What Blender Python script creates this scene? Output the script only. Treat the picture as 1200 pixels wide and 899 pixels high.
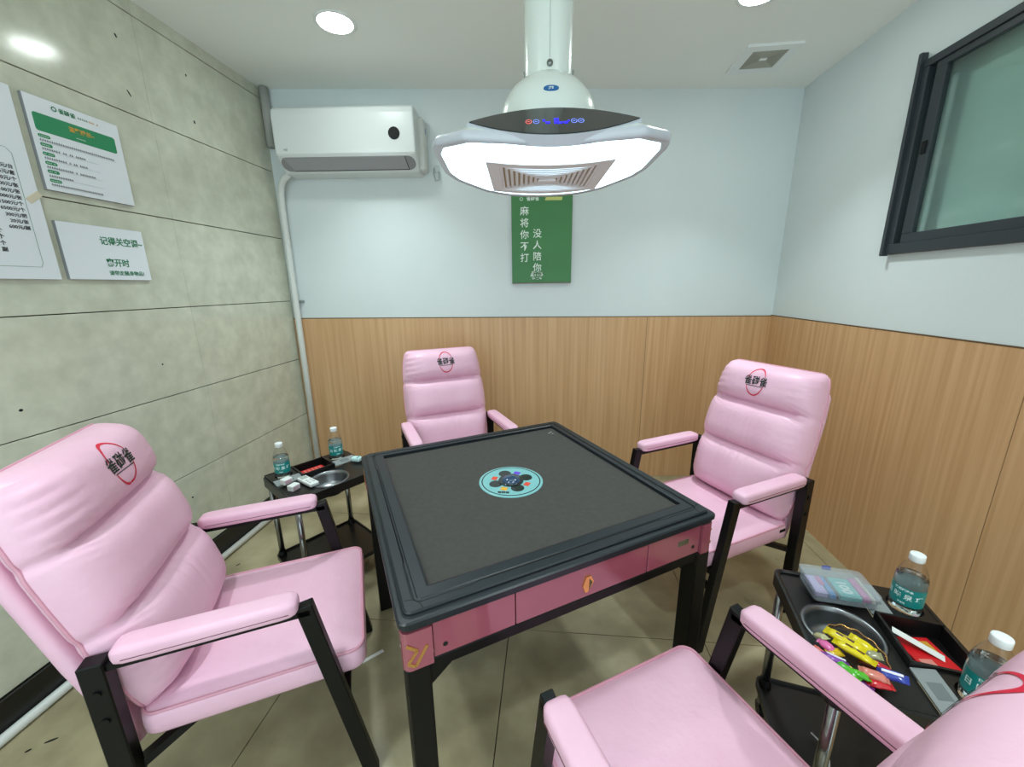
import bpy, bmesh, math, random
from mathutils import Vector, Matrix
random.seed(7)
for o in list(bpy.data.objects): bpy.data.objects.remove(o)
SC = bpy.context.scene
COL = SC.collection
PI = math.pi

# ------------------------------------------------------------------ camera
FPX, PITCH, YAW, ROLL, HC = 459.0896, .2419352, -.0971395, .01374446, 1.44
def cam_axes():
    cy, sy, cp, sp = math.cos(YAW), math.sin(YAW), math.cos(PITCH), math.sin(PITCH)
    f = Vector((sy*cp, cy*cp, -sp)); r = Vector((cy, -sy, 0)); d = f.cross(r)
    c, s = math.cos(ROLL), math.sin(ROLL)
    return c*r + s*d, -s*r + c*d, f
CR, CD, CF = cam_axes()
cam = bpy.data.cameras.new('camera'); cam.sensor_fit = 'HORIZONTAL'; cam.sensor_width = 36
cam.lens = FPX/1200*36; cam.clip_start = .02; cam.clip_end = 60
camo = bpy.data.objects.new('camera', cam); COL.objects.link(camo)
M = Matrix.Identity(4)
for i in range(3): M[i][0], M[i][1], M[i][2] = CR[i], -CD[i], -CF[i]
M[2][3] = HC
camo.matrix_world = M
SC.camera = camo
def onz(x, y, z):
    """photo pixel (1200x899) -> world point on the horizontal plane z"""
    d = CR*((x-600)/FPX) + CD*((y-449.5)/FPX) + CF
    t = (z-HC)/d.z
    return Vector((d.x*t, d.y*t, z))

# ------------------------------------------------------------------ world, exposure
WORLD_STRENGTH = 1.75      # wall behind the viewer left out so that soft fill light comes in
w = bpy.data.worlds.new('world'); SC.world = w; w.use_nodes = True
w.node_tree.nodes['Background'].inputs[0].default_value = (.80, 1.0, 1.05, 1)
w.node_tree.nodes['Background'].inputs[1].default_value = WORLD_STRENGTH
SC.view_settings.view_transform = 'Standard'; SC.view_settings.look = 'None'
SC.view_settings.gamma = 1; SC.view_settings.use_curve_mapping = False
SC.view_settings.exposure = 0.2
LIGHT = (.86, 1.0, 1.02)
HOOD_STRENGTH = 3.5
DOWNLIGHT_WATTS = 5.0

# ------------------------------------------------------------------ materials
def lin(c):
    if isinstance(c, str):
        c = tuple(int(c[i:i+2], 16)/255 for i in (1, 3, 5))
    return tuple((v/12.92 if v <= .04045 else ((v+.055)/1.055)**2.4) for v in c)
MATS = {}
def mat(name, col, rough=.5, metal=0., spec=.5, coat=0., emit=None, es=0.):
    if name in MATS: return MATS[name]
    m = bpy.data.materials.new(name); m.use_nodes = True; MATS[name] = m
    b = m.node_tree.nodes['Principled BSDF']
    b.inputs['Base Color'].default_value = (*lin(col), 1)
    b.inputs['Roughness'].default_value = rough; b.inputs['Metallic'].default_value = metal
    b.inputs['Specular IOR Level'].default_value = spec; b.inputs['Coat Weight'].default_value = coat
    if emit:
        b.inputs['Emission Color'].default_value = (*lin(emit), 1); b.inputs['Emission Strength'].default_value = es
    return m
def nd(m, t, **k):
    n = m.node_tree.nodes.new(t)
    for a, v in k.items(): setattr(n, a, v)
    return n
def noise_mat(name, c1, c2, scale=(5, 5, 5), rough=.5, detail=6, bump=0., bscale=None, coat=0., metal=0., lo=.3, hi=.7, spec=.5, c3=None, rvar=0.):
    """two or three colours mixed by world-space noise, optional fine relief"""
    m = mat(name, c1, rough, metal, spec, coat); nt = m.node_tree; L = nt.links; b = nt.nodes['Principled BSDF']
    g = nd(m, 'ShaderNodeNewGeometry'); mp = nd(m, 'ShaderNodeVectorMath', operation='MULTIPLY')
    mp.inputs[1].default_value = scale; L.new(g.outputs['Position'], mp.inputs[0])
    n = nd(m, 'ShaderNodeTexNoise'); n.inputs['Detail'].default_value = detail; n.inputs['Scale'].default_value = 1
    L.new(mp.outputs[0], n.inputs['Vector'])
    r = nd(m, 'ShaderNodeValToRGB'); e = r.color_ramp.elements
    e[0].position = lo; e[0].color = (*lin(c1), 1); e[1].position = hi; e[1].color = (*lin(c2), 1)
    if c3: x = e.new((lo+hi)/2); x.color = (*lin(c3), 1)
    L.new(n.outputs[0], r.inputs[0]); L.new(r.outputs[0], b.inputs['Base Color'])
    if rvar:
        mr = nd(m, 'ShaderNodeMapRange'); mr.inputs[3].default_value = rough-rvar; mr.inputs[4].default_value = rough+rvar
        L.new(n.outputs[0], mr.inputs[0]); L.new(mr.outputs[0], b.inputs['Roughness'])
    if bump:
        n2 = nd(m, 'ShaderNodeTexNoise'); n2.inputs['Detail'].default_value = 5; n2.inputs['Scale'].default_value = 1
        mp2 = nd(m, 'ShaderNodeVectorMath', operation='MULTIPLY'); mp2.inputs[1].default_value = bscale or scale
        L.new(g.outputs['Position'], mp2.inputs[0]); L.new(mp2.outputs[0], n2.inputs['Vector'])
        bp = nd(m, 'ShaderNodeBump'); bp.inputs['Strength'].default_value = bump; bp.inputs['Distance'].default_value = .01
        L.new(n2.outputs[0], bp.inputs['Height']); L.new(bp.outputs[0], b.inputs['Normal'])
    return m
def glass_mat(name, tint=(1, 1, 1), ior=1.45, rough=.02, haze=0.):
    m = bpy.data.materials.new(name); m.use_nodes = True; MATS[name] = m
    nt = m.node_tree; nt.nodes.remove(nt.nodes['Principled BSDF']); out = nt.nodes['Material Output']
    t = nd(m, 'ShaderNodeBsdfTransparent'); t.inputs[0].default_value = (*tint, 1)
    g = nd(m, 'ShaderNodeBsdfGlossy'); g.inputs['Roughness'].default_value = rough
    lw = nd(m, 'ShaderNodeLayerWeight'); lw.inputs[0].default_value = .5
    pw_ = nd(m, 'ShaderNodeMath', operation='POWER'); pw_.inputs[1].default_value = 3.2
    f = nd(m, 'ShaderNodeMath', operation='MULTIPLY_ADD'); f.inputs[1].default_value = ior-.9; f.inputs[2].default_value = .035
    nt.links.new(lw.outputs['Facing'], pw_.inputs[0]); nt.links.new(pw_.outputs[0], f.inputs[0])
    x = nd(m, 'ShaderNodeMixShader')
    nt.links.new(f.outputs[0], x.inputs[0]); nt.links.new(t.outputs[0], x.inputs[1]); nt.links.new(g.outputs[0], x.inputs[2])
    if haze:
        df = nd(m, 'ShaderNodeBsdfDiffuse'); df.inputs[0].default_value = (.75, .8, .85, 1); x2 = nd(m, 'ShaderNodeMixShader'); x2.inputs[0].default_value = haze
        nt.links.new(x.outputs[0], x2.inputs[1]); nt.links.new(df.outputs[0], x2.inputs[2]); x = x2
    nt.links.new(x.outputs[0], out.inputs[0]); return m

m_paint = noise_mat('white_wall_paint', '#d5dddd', '#d9e0e0', (3, 3, 3), .75, bump=.05, bscale=(120, 120, 120))
m_ceil = noise_mat('ceiling_paint', '#f0f2ec', '#f2f4ee', (2, 2, 2), .85)
m_stone = noise_mat('beige_stone_tile', '#c3c4b2', '#d5d6c4', (13, 13, 13), .14, 10, bump=.012, bscale=(40, 40, 40), c3='#cccdbb', lo=.32, hi=.68)
m_grout = mat('dark_grout', '#4a463a', .8)
m_floor = noise_mat('olive_floor_tile', '#837a60', '#c6bb9b', (3.4, 3.4, 3.4), .3, 11, bump=.05, bscale=(30, 30, 30), c3='#a69b7c', lo=.3, hi=.72, rvar=.08)
m_floorg = mat('floor_grout', '#2e2a22', .8)
m_wood = noise_mat('oak_grain_panel', '#c3976a', '#d5ab80', (46, 46, 1.1), .42, 7, c3='#cca175', lo=.33, hi=.67)
m_edge = mat('panel_edge', '#5d4328', .6)
m_pale = mat('pale_trim', '#d8cdb5', .5)
m_black = mat('black_paint', '#070708', .4, spec=.28)
m_blackmat = mat('black_skirting', '#12110f', .35)
m_pvc = mat('white_pvc', '#d9dcd8', .4)
m_pvcg = mat('grey_pvc', '#a3a29d', .5)
def leather():
    m = noise_mat('pink_leather', '#ebb8cf', '#f0c0d5', (9, 9, 9), .42, 4, bump=.12, bscale=(55, 55, 55), spec=.45)
    return m
m_pink = leather()
m_pinkd = mat('pink_piping', '#dc9cb0', .45)
m_stitch = mat('dark_stitching', '#6f3f4a', .7)
m_rose = mat('rose_apron', '#9c5260', .12, spec=.6, coat=.4)
m_gold = mat('gold_emblem', '#e8b06a', .25, metal=.85)
m_golddark = mat('dark_gold_inset', '#5a4620', .4)
m_rim = mat('black_table_rim', '#191f25', .38, spec=.45)
m_felt = noise_mat('charcoal_felt', '#4b4845', '#504d4a', (60, 60, 60), .95, 8, bump=.1, bscale=(300, 300, 300), spec=.1)
m_red = mat('red_thread', '#d8123a', .5)
m_ink = mat('dark_green_thread', '#12231c', .6)
m_whitep = mat('white_plastic', '#eceeec', .28)
m_ac = mat('air_conditioner_white', '#d9dddc', .3)
m_vane = mat('grey_vane', '#8d8d8f', .45)
m_dark = mat('dark_recess', '#050505', .6)
m_hood = mat('hood_enamel', '#dfe5e0', .25, coat=.3)
m_hoodrim = mat('hood_rim', '#c9ccd6', .3)
m_panel = mat('glossy_control_panel', '#15181c', .12, coat=.5)
m_grille = mat('hood_grille', '#f2f0f4', .5)
m_filter = mat('hood_filter', '#cbb58c', .5)
m_light = mat('light_diffuser', '#ffffff', .5, emit='#c6f2ff', es=HOOD_STRENGTH)
m_dl = mat('downlight_lens', '#ffffff', .5, emit='#f4fffb', es=45)
m_bluelit = mat('blue_display', '#1010ff', .5, emit='#2015ff', es=2.2)
m_bluering = mat('blue_touch_ring', '#9db4ff', .5, emit='#5d79ff', es=.7)
m_redring = mat('red_touch_ring', '#ff8080', .5, emit='#ff5a50', es=.6)
m_frame = mat('window_frame_grey', '#2e3439', .45)
m_pane = glass_mat('window_glass', (.93, .98, .96), 1.5)
m_film = noise_mat('crumpled_film', '#a3bdb8', '#d2deda', (4, 2.2, 6), .35, 6, lo=.35, hi=.85, c3='#adc6c0', bump=.3, bscale=(6, 4, 9))
m_board = mat('sign_board_white', '#e8ecf2', .4)
m_boardedge = mat('sign_board_edge', '#8f9196', .6)
m_green = mat('print_green', '#1f8a5a', .5)
m_greend = mat('print_dark_green', '#2c7d55', .5)
m_orange = mat('print_orange', '#d9a03c', .5)
m_inkb = mat('print_black', '#2a2d30', .5)
m_poster = noise_mat('poster_green', '#3a7a44', '#438549', (1, 1, 3), .45)
m_posterw = mat('poster_lettering', '#e6f0e6', .5)
m_postery = mat('poster_yellow', '#cfd27a', .5)
m_tray = mat('black_tray_plastic', '#1d1b1a', .28, spec=.4)
m_trayin = mat('black_tray_inside', '#161314', .35)
m_steel = mat('stainless_steel', '#9a9a9a', .22, metal=1)
m_pot = mat('dark_steel_pot', '#8a8c8e', .34, metal=1)
m_strip = mat('grey_charging_strip', '#8b9090', .35)
m_bottle = glass_mat('bottle_plastic', (.985, .99, .99), 1.7, .04)
m_water = mat('water', '#f4fbfb', .0); m_water.node_tree.nodes['Principled BSDF'].inputs['Transmission Weight'].default_value = 1; m_water.node_tree.nodes['Principled BSDF'].inputs['IOR'].default_value = 1.33
m_clear = glass_mat('clear_box_plastic', (.90, .93, .95), 1.6, .1, .16)
m_cap = mat('bottle_cap', '#eef2f3', .35)
m_label = mat('teal_label', '#118a88', .35)
m_labelw = mat('label_lettering', '#dff4f2', .5)
m_teal = mat('teal_card', '#45b5ab', .4)
m_magenta = mat('magenta_card', '#d65aa0', .4)
m_blue = mat('blue_card', '#1182c9', .4)
m_lilac = mat('lilac_card', '#c8a6d6', .4)
m_redpack = mat('red_card_pack', '#d0151f', .35)
m_paper = mat('white_paper', '#e8e8e6', .6)
m_turq = mat('turquoise_disc', '#7fb8ba', .35)
m_disc = mat('dark_dial', '#1c2426', .25, coat=.4)
m_dome = mat('blue_dome', '#26415f', .1, coat=.6)
m_wire = mat('white_cable', '#d8d8d8', .5)
m_screw = mat('screw_metal', '#8a8f8c', .35, metal=.8)
m_badge = mat('blue_badge', '#1763a0', .3)

# ------------------------------------------------------------------ mesh helpers
def link(name, me, m=None, parent=None, smooth=False, loc=None, rot=None):
    o = bpy.data.objects.new(name, me); COL.objects.link(o)
    if m is not None and me is not None and not me.materials: me.materials.append(m)
    if smooth and me is not None:
        for p in me.polygons: p.use_smooth = True
    if parent is not None: o.parent = parent
    if loc is not None: o.location = loc
    if rot is not None: o.rotation_euler = rot
    return o
def done(bm, name):
    bmesh.ops.recalc_face_normals(bm, faces=bm.faces)
    me = bpy.data.meshes.new(name); bm.to_mesh(me); bm.free(); return me
def build(name, bm, m, parent=None, smooth=False, loc=None, rot=None):
    return link(name, done(bm, name), m, parent, smooth, loc, rot)
def tag(o, label=None, cat=None, group=None, kind=None):
    if label: o['label'] = label
    if cat: o['category'] = cat
    if group: o['group'] = group
    if kind: o['kind'] = kind
    return o
def thing(name, label, cat, loc=(0, 0, 0), rz=0, group=None):
    o = bpy.data.objects.new(name, None); COL.objects.link(o); o.empty_display_size = .1
    o.location = loc; o.rotation_euler = (0, 0, rz)
    return tag(o, label, cat, group)
def copy_tree(o, parent=None):
    c = o.copy(); COL.objects.link(c)
    if parent is not None: c.parent = parent
    for ch in list(o.children): copy_tree(ch, c)
    return c
def box(bm, c, s, R=None, bev=0, seg=2):
    mx = Matrix.Translation(Vector(c)) @ (R.to_4x4() if R else Matrix.Identity(4)) @ Matrix.Diagonal((*s, 1))
    r = bmesh.ops.create_cube(bm, size=1, matrix=mx); vs = r['verts']
    if bev:
        es = list({e for v in vs for e in v.link_edges})
        bmesh.ops.bevel(bm, geom=es, offset=bev, segments=seg, affect='EDGES', profile=.5, clamp_overlap=True)
    return vs
def bar(bm, p0, p1, wx, wy, side=(0, 1, 0), bev=0):
    """rectangular tube between two points; wy is measured along `side`"""
    p0, p1 = Vector(p0), Vector(p1); z = (p1-p0); ln = z.length; z.normalize()
    y = Vector(side); y = (y - z*y.dot(z)).normalized(); x = y.cross(z)
    R = Matrix((x, y, z)).transposed()
    return box(bm, (p0+p1)/2, (wx, wy, ln), R, bev, 1)
def cyl(bm, p0, p1, r, seg=16, r2=None, caps=True):
    p0, p1 = Vector(p0), Vector(p1); d = p1-p0
    q = Vector((0, 0, 1)).rotation_difference(d.normalized()).to_matrix().to_4x4()
    bmesh.ops.create_cone(bm, cap_ends=caps, segments=seg, radius1=r, radius2=r if r2 is None else r2, depth=d.length,
                          matrix=Matrix.Translation((p0+p1)/2) @ q)
def tube(bm, pts, r, seg=8, closed=False):
    pts = [Vector(p) for p in pts]; n = len(pts); rings = []
    prev = None
    for i, p in enumerate(pts):
        a = pts[(i-1) % n] if (closed or i > 0) else p
        b = pts[(i+1) % n] if (closed or i < n-1) else p
        t = (b-a).normalized()
        if prev is None:
            u = t.orthogonal().normalized()
        else:
            u = (prev - t*prev.dot(t)).normalized()
        prev = u; v = t.cross(u)
        rings.append([bm.verts.new(p + (u*math.cos(2*PI*k/seg) + v*math.sin(2*PI*k/seg))*r) for k in range(seg)])
    m = n if closed else n-1
    for i in range(m):
        A, B = rings[i], rings[(i+1) % n]
        off = 0
        if closed and i == n-1:
            off = min(range(seg), key=lambda s: (A[0].co-B[s].co).length)
        for k in range(seg):
            bm.faces.new((A[k], A[(k+1) % seg], B[(k+1+off) % seg], B[(k+off) % seg]))
    if not closed:
        bm.faces.new(rings[0][::-1]); bm.faces.new(rings[-1])
def lathe(bm, prof, seg=32, c=(0, 0, 0), cap0=True, cap1=True):
    c = Vector(c); rings = []
    for r, z in prof:
        rings.append([bm.verts.new(c + Vector((r*math.cos(2*PI*k/seg), r*math.sin(2*PI*k/seg), z))) for k in range(seg)])
    for A, B in zip(rings, rings[1:]):
        for k in range(seg): bm.faces.new((A[k], A[(k+1) % seg], B[(k+1) % seg], B[k]))
    if cap0: bm.faces.new(rings[0][::-1])
    if cap1: bm.faces.new(rings[-1])
def prism(bm, poly, z0, z1, mx=None):
    mx = mx or Matrix.Identity(4)
    a = [bm.verts.new(mx @ Vector((x, y, z0))) for x, y in poly]; b = [bm.verts.new(mx @ Vector((x, y, z1))) for x, y in poly]
    n = len(poly)
    bm.faces.new(a[::-1]); bm.faces.new(b)
    for i in range(n): bm.faces.new((a[i], a[(i+1) % n], b[(i+1) % n], b[i]))
def rings_loft(bm, rings, cap0=True, cap1=True):
    R = [[bm.verts.new(Vector(p)) for p in r] for r in rings]; n = len(R[0])
    for A, B in zip(R, R[1:]):
        for k in range(n): bm.faces.new((A[k], A[(k+1) % n], B[(k+1) % n], B[k]))
    if cap0: bm.faces.new(R[0][::-1])
    if cap1: bm.faces.new(R[-1])
def rrect(hx, hy, r, seg=5, cx=0, cy=0):
    pts = []
    for sx, sy, a0 in ((1, 1, 0), (-1, 1, PI/2), (-1, -1, PI), (1, -1, 1.5*PI)):
        for k in range(seg+1):
            a = a0 + PI/2*k/seg
            pts.append((cx+sx*(hx-r)+r*math.cos(a), cy+sy*(hy-r)+r*math.sin(a)))
    return pts
def chaikin(poly, n=2, q=.25):
    for _ in range(n):
        out = []
        for i in range(len(poly)):
            a, b = Vector(poly[i]), Vector(poly[(i+1) % len(poly)])
            out += [a*(1-q)+b*q, a*q+b*(1-q)]
        poly = out
    return [tuple(p) for p in poly]
def text_mesh(body, size, bold=0., align='CENTER', ext=.0004, sx=1.):
    cu = bpy.data.curves.new('lettering', 'FONT'); cu.body = body; cu.size = size; cu.align_x = align; cu.align_y = 'CENTER'
    cu.offset = bold; cu.extrude = ext; cu.resolution_u = 2
    o = bpy.data.objects.new('lettering', cu); COL.objects.link(o)
    dg = bpy.context.evaluated_depsgraph_get(); dg.update()
    me = bpy.data.meshes.new_from_object(o.evaluated_get(dg))
    bpy.data.objects.remove(o); bpy.data.curves.remove(cu)
    if sx != 1: me.transform(Matrix.Diagonal((sx, 1, 1, 1)))
    me.name = 'lettering'; me.materials.clear()
    return me
def axes(o, x, y, z):
    m = Matrix.Identity(4)
    for i in range(3): m[i][0], m[i][1], m[i][2], m[i][3] = x[i], y[i], z[i], o[i]
    return m

# ------------------------------------------------------------------ room shell
XL, XR, YF = -1.805, 1.555, -1.25
BA, BB = Vector((XL, 2.652, 0)), Vector((XR, 2.944, 0))
BT = (BB-BA).normalized(); BN = Vector((BT.y, -BT.x, 0)); BLEN = (BB-BA).length; BANG = math.atan2(BT.y, BT.x)
def back(u, off, z): return BA + BT*u + BN*off + Vector((0, 0, z))
def ceilz(x): return 2.656 - .048*(x-XL)/(XR-XL)
def struct(name, bm, m, label=None): return tag(build(name, bm, m), label, None, None, 'structure')

bm = bmesh.new(); box(bm, (-.1, .9, -.07), (3.9, 4.6, .12))
floor = struct('floor', bm, m_floorg, 'grout bed under olive stone floor tiles')
tile = .811; g = .0035
gx = [XL, -1.783+.0, -.972, -.161, .650, 1.461, XR]
gx = [XL, -.972, -.161, .650, 1.461, XR]
gy = [YF, -1.046, -.235, .576, 1.387, 2.198, 2.95]
for i in range(len(gx)-1):
    for j in range(len(gy)-1):
        x0, x1, y0, y1 = gx[i], gx[i+1], gy[j], gy[j+1]
        if i == 0: x0 = XL-.001
        bm = bmesh.new()
        if j == len(gy)-2:
            p = [(x0+g/2, y0+g/2), (x1-g/2, y0+g/2), (x1-g/2, 2.652+(x1-XL)*.0869+.005), (x0+g/2, 2.652+(x0-XL)*.0869+.005)]
        else: p = [(x0+g/2, y0+g/2), (x1-g/2, y0+g/2), (x1-g/2, y1-g/2), (x0+g/2, y1-g/2)]
        prism(bm, p, -.012, 0)
        build('floor_tile', bm, m_floor, floor)

bm = bmesh.new()
c0 = [(XL-.15, YF-.15, ceilz(XL-.15)), (XR+.15, YF-.15, ceilz(XR+.15)), (XR+.15, 3.15, ceilz(XR+.15)), (XL-.15, 3.15, ceilz(XL-.15))]
rings_loft(bm, [c0, [(x, y, z+.12) for x, y, z in c0]])
struct('ceiling', bm, m_ceil, 'plain white painted ceiling')

# left wall with stone tiles
bm = bmesh.new(); box(bm, (XL-.012-.06, (YF+2.8)/2, 1.35), (.12, 2.8-YF+.1, 2.7))
wl = struct('wall_left', bm, m_grout, 'left wall clad in beige stone tiles')
rows = [.132, .543, .953, 1.364, 1.775, 2.186, 2.597, 2.665]
ybreak = [-1.5, -.637, .193, 1.023, 1.853, 2.683]
for r in range(len(rows)-1):
    for c in range(len(ybreak)-1):
        y0, y1 = max(ybreak[c], YF), min(ybreak[c+1], 2.66); gg = .004; gv = .0007
        bm = bmesh.new(); box(bm, (XL-.006, (y0+y1)/2, (rows[r]+rows[r+1])/2), (.012, y1-y0-gv, rows[r+1]-rows[r]-gg), bev=.0012, seg=1)
        build('stone_tile', bm, m_stone, wl)
for (y, z, a, b, t) in [(1.763, 2.475, .004, .008, .5), (1.768, 2.268, .003, .014, .6), (2.089, 2.479, .004, .006, 0), (2.089, 2.273, .005, .008, .2),
                        (1.12, 1.051, .006, .005, 0), (1.643, 1.109, .004, .004, 0), (1.64, .419, .005, .005, 0)]:
    bm = bmesh.new(); mx = axes((XL, y, z), (0, math.cos(t), math.sin(t)), (0, -math.sin(t), math.cos(t)), (1, 0, 0))
    prism(bm, [(a*math.cos(q*PI/4), b*math.sin(q*PI/4)) for q in range(8)], -.001, .0008, mx); build('anchor_hole', bm, m_dark, wl)
bm = bmesh.new(); box(bm, (XL+.004, (YF+2.66)/2, .066), (.016, 2.66-YF, .13), bev=.002, seg=1)
struct('baseboard_left', bm, m_blackmat, 'black skirting along the left tiled wall')

# back wall
bm = bmesh.new(); rings_loft(bm, [[back(-.15, 0, -.05), back(BLEN+.15, 0, -.05), back(BLEN+.15, -.12, -.05), back(-.15, -.12, -.05)],
                                  [back(-.15, 0, 2.7), back(BLEN+.15, 0, 2.7), back(BLEN+.15, -.12, 2.7), back(-.15, -.12, 2.7)]])
wb = struct('wall_back', bm, m_paint, 'white painted back wall above wood panelling')
wz = lambda u: 1.241 - .025*u/BLEN
us = [0.0, 2.497, BLEN-.008]
for a, b in zip(us, us[1:]):
    bm = bmesh.new(); a2, b2 = a+.0015, b-.0015
    rings_loft(bm, [[back(a2, -.001, 0), back(b2, -.001, 0), back(b2, .008, 0), back(a2, .008, 0)],
                    [back(a2, -.001, wz(a2)), back(b2, -.001, wz(b2)), back(b2, .008, wz(b2)), back(a2, .008, wz(a2))]])
    build('wood_panel', bm, m_wood, wb)
    if a > 0:
        bm = bmesh.new(); box(bm, back(a, .003, .61), (.003, .008, 1.22), Matrix.Rotation(BANG, 3, 'Z')); build('panel_joint', bm, m_edge, wb)
bm = bmesh.new(); rings_loft(bm, [[back(0, -.001, wz(0)), back(0, .009, wz(0)), back(0, .009, wz(0)+.005), back(0, -.001, wz(0)+.005)],
                                  [back(BLEN, -.001, wz(BLEN)), back(BLEN, .009, wz(BLEN)), back(BLEN, .009, wz(BLEN)+.005), back(BLEN, -.001, wz(BLEN)+.005)]])
build('panel_cap', bm, m_edge, wb)

# right wall with window opening
WY0, WY1, WZ0, WZ1 = .72, 2.045, 1.575, 2.325
bm = bmesh.new()
for (y0, y1, z0, z1) in [(YF-.1, WY0, -.05, 2.7), (WY1, 3.1, -.05, 2.7), (WY0, WY1, -.05, WZ0), (WY0, WY1, WZ1, 2.7)]:
    box(bm, (XR+.09, (y0+y1)/2, (z0+z1)/2), (.18, y1-y0, z1-z0))
wr = struct('wall_right', bm, m_paint, 'white painted right wall with a high dark window')
ys = [YF, .165, 1.384, 2.596, 2.943]
for a, b in zip(ys, ys[1:]):
    bm = bmesh.new(); box(bm, (XR-.004, (a+b)/2, .61), (.010, b-a-.003, 1.22)); build('wood_panel', bm, m_wood, wr)
    if a > YF:
        bm = bmesh.new(); box(bm, (XR-.003, a, .61), (.008, .003, 1.22)); build('panel_joint', bm, m_edge, wr)
bm = bmesh.new(); box(bm, (XR-.004, (YF+2.943)/2, 1.2225), (.012, 2.943-YF, .005)); build('panel_cap', bm, m_edge, wr)

# window
win = thing('window_1', 'grey aluminium framed window high on the right wall', 'window', (XR, 0, 0)); win['kind'] = 'structure'; del win['category']
bm = bmesh.new(); fx = .012
for (y0, y1, z0, z1) in [(WY0, WY1, WZ0-.015, 1.605), (WY0, WY1, 2.295, WZ1), (WY1-.03, WY1, 1.605, 2.295), (WY0, WY0+.03, 1.605, 2.295)]:
    box(bm, (fx, (y0+y1)/2, (z0+z1)/2), (.07, y1-y0, z1-z0), bev=.002, seg=1)
build('window_frame', bm, m_frame, win)
bm = bmesh.new(); box(bm, (-.025, 2.05, 1.955), (.03, .016, .8), bev=.003, seg=1); build('sealing_strip', bm, m_frame, win)
def sash(y0, y1, x):
    bm = bmesh.new(); t = .038
    for (a, b, c, d) in [(y0, y1, 1.605, 1.605+t), (y0, y1, 2.295-t+.012, 2.295), (y0, y0+t+.01, 1.605+t, 2.27), (y1-t-.01, y1, 1.605+t, 2.27)]:
        box(bm, (x, (a+b)/2, (c+d)/2), (.022, b-a, d-c), bev=.002, seg=1)
    s = build('sash', bm, m_frame, win)
    bm = bmesh.new(); box(bm, (x+.002, (y0+y1)/2, 1.95), (.005, y1-y0-.08, .66)); build('pane', bm, m_pane, s)
    return s
s1 = sash(1.36, 1.99, -.003); sash(.76, 1.42, .024)
bm = bmesh.new(); box(bm, (-.017, 1.967, 1.98), (.008, .02, .05), bev=.003); build('latch', bm, m_black, s1)
bm = bmesh.new(); box(bm, (.075, (WY0+WY1)/2, 1.95), (.01, WY1-WY0, .76)); build('backing_film', bm, m_film, win)
bm = bmesh.new(); box(bm, (.05, 1.545, 1.95), (.02, .05, .72)); build('mullion', bm, mat('brown_mullion', '#5a4f47', .5), win)

# pipes in the left corner and along the floor
bm = bmesh.new(); tube(bm, [(XL+.03, YF+.02, .019), (XL+.03, 1, .019), (XL+.03, 2.60, .019)], .017, 12)
tag(build('floor_conduit', bm, m_pvc, smooth=True), 'white plastic conduit lying along the foot of the left wall', 'pipe')
bm = bmesh.new()
P = [back(.045, .03, .0), back(.045, .03, 1.0), back(.045, .03, 1.90), back(.047, .033, 1.98), back(.056, .042, 2.04), back(.075, .058, 2.09), back(.105, .075, 2.125), back(.150, .085, 2.150)]
tube(bm, P, .02, 12)
dp = tag(build('drain_pipe', bm, m_pvc, smooth=True), 'white drain pipe running down the back left corner', 'pipe')
bm = bmesh.new(); box(bm, back(.075, .012, 1.36), (.035, .02, .014), Matrix.Rotation(BANG, 3, 'Z'), .003); build('pipe_clip', bm, m_screw, dp)
bm = bmesh.new(); tube(bm, [back(.032, .030, 2.32), back(.032, .030, 2.5), back(.032, .030, 2.655)], .026, 12)
tag(build('supply_pipe', bm, m_pvcg, smooth=True), 'grey lagged pipe rising to the ceiling behind the air conditioner', 'pipe')

# ------------------------------------------------------------------ downlights and ceiling vent
def downlight(x, y, label, watts=DOWNLIGHT_WATTS):
    z = ceilz(x)
    t = thing('downlight', label, 'ceiling light', (x, y, z), 0, 'recessed ceiling downlights')
    bm = bmesh.new(); lathe(bm, [(.078, .0), (.092, .0), (.094, -.003), (.088, -.007), (.078, -.005)], 40, cap0=False, cap1=False); build('trim_ring', bm, m_whitep, t, True)
    bm = bmesh.new(); lathe(bm, [(.078, -.001), (.0775, -.004)], 40); build('lens', bm, m_dl, t)
    l = bpy.data.lights.new('downlight_lamp', 'AREA'); l.shape = 'DISK'; l.size = .15; l.energy = watts; l.color = LIGHT; l.spread = math.radians(95)
    lo = bpy.data.objects.new('lamp', l); COL.objects.link(lo); lo.parent = t; lo.location = (0, 0, -.008)
downlight(-1.006, 2.085, 'round recessed downlight on the ceiling in front of the air conditioner')
downlight(.86, 2.06, 'round recessed downlight cut by the top edge, near the ceiling vent')
downlight(-1.0, .35, 'added unseen downlight on the ceiling behind the viewer, left', 4.0)  # out of view, added to brighten the near seats and the table
downlight(.86, .35, 'added unseen downlight on the ceiling behind the viewer, right', 4.0)  # second added fill lamp, also out of view

v = thing('ceiling_vent', 'square louvred extractor vent on the ceiling by the right wall', 'vent', (1.125, 2.572, ceilz(1.125)), math.radians(-1))
bm = bmesh.new()
def sqring(bm, h0, h1, z0, z1, cx=0, cy=0, ax=1., ay=1.):
    rings_loft(bm, [[(cx+a*h*ax, cy+b*h*ay, z) for a, b in ((1, 1), (-1, 1), (-1, -1), (1, -1))] for h, z in ((h0, z0), (h0, z1), (h1, z1), (h1, z0))], False, False)
    R = bm.verts[:][-16:]
sqring(bm, .136, .088, .002, -.012); build('frame', bm, m_whitep, v)
bm = bmesh.new(); box(bm, (0, 0, .0), (.19, .19, .004)); build('recess', bm, m_dark, v)
bm = bmesh.new()
for k in range(11):
    h = .086-.0062*k; sqring(bm, h, h-.0036, -.002, -.010)
tag(build('louvre', bm, mat('vent_louvre', '#b5b2a4', .5), v), kind='stuff')
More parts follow.
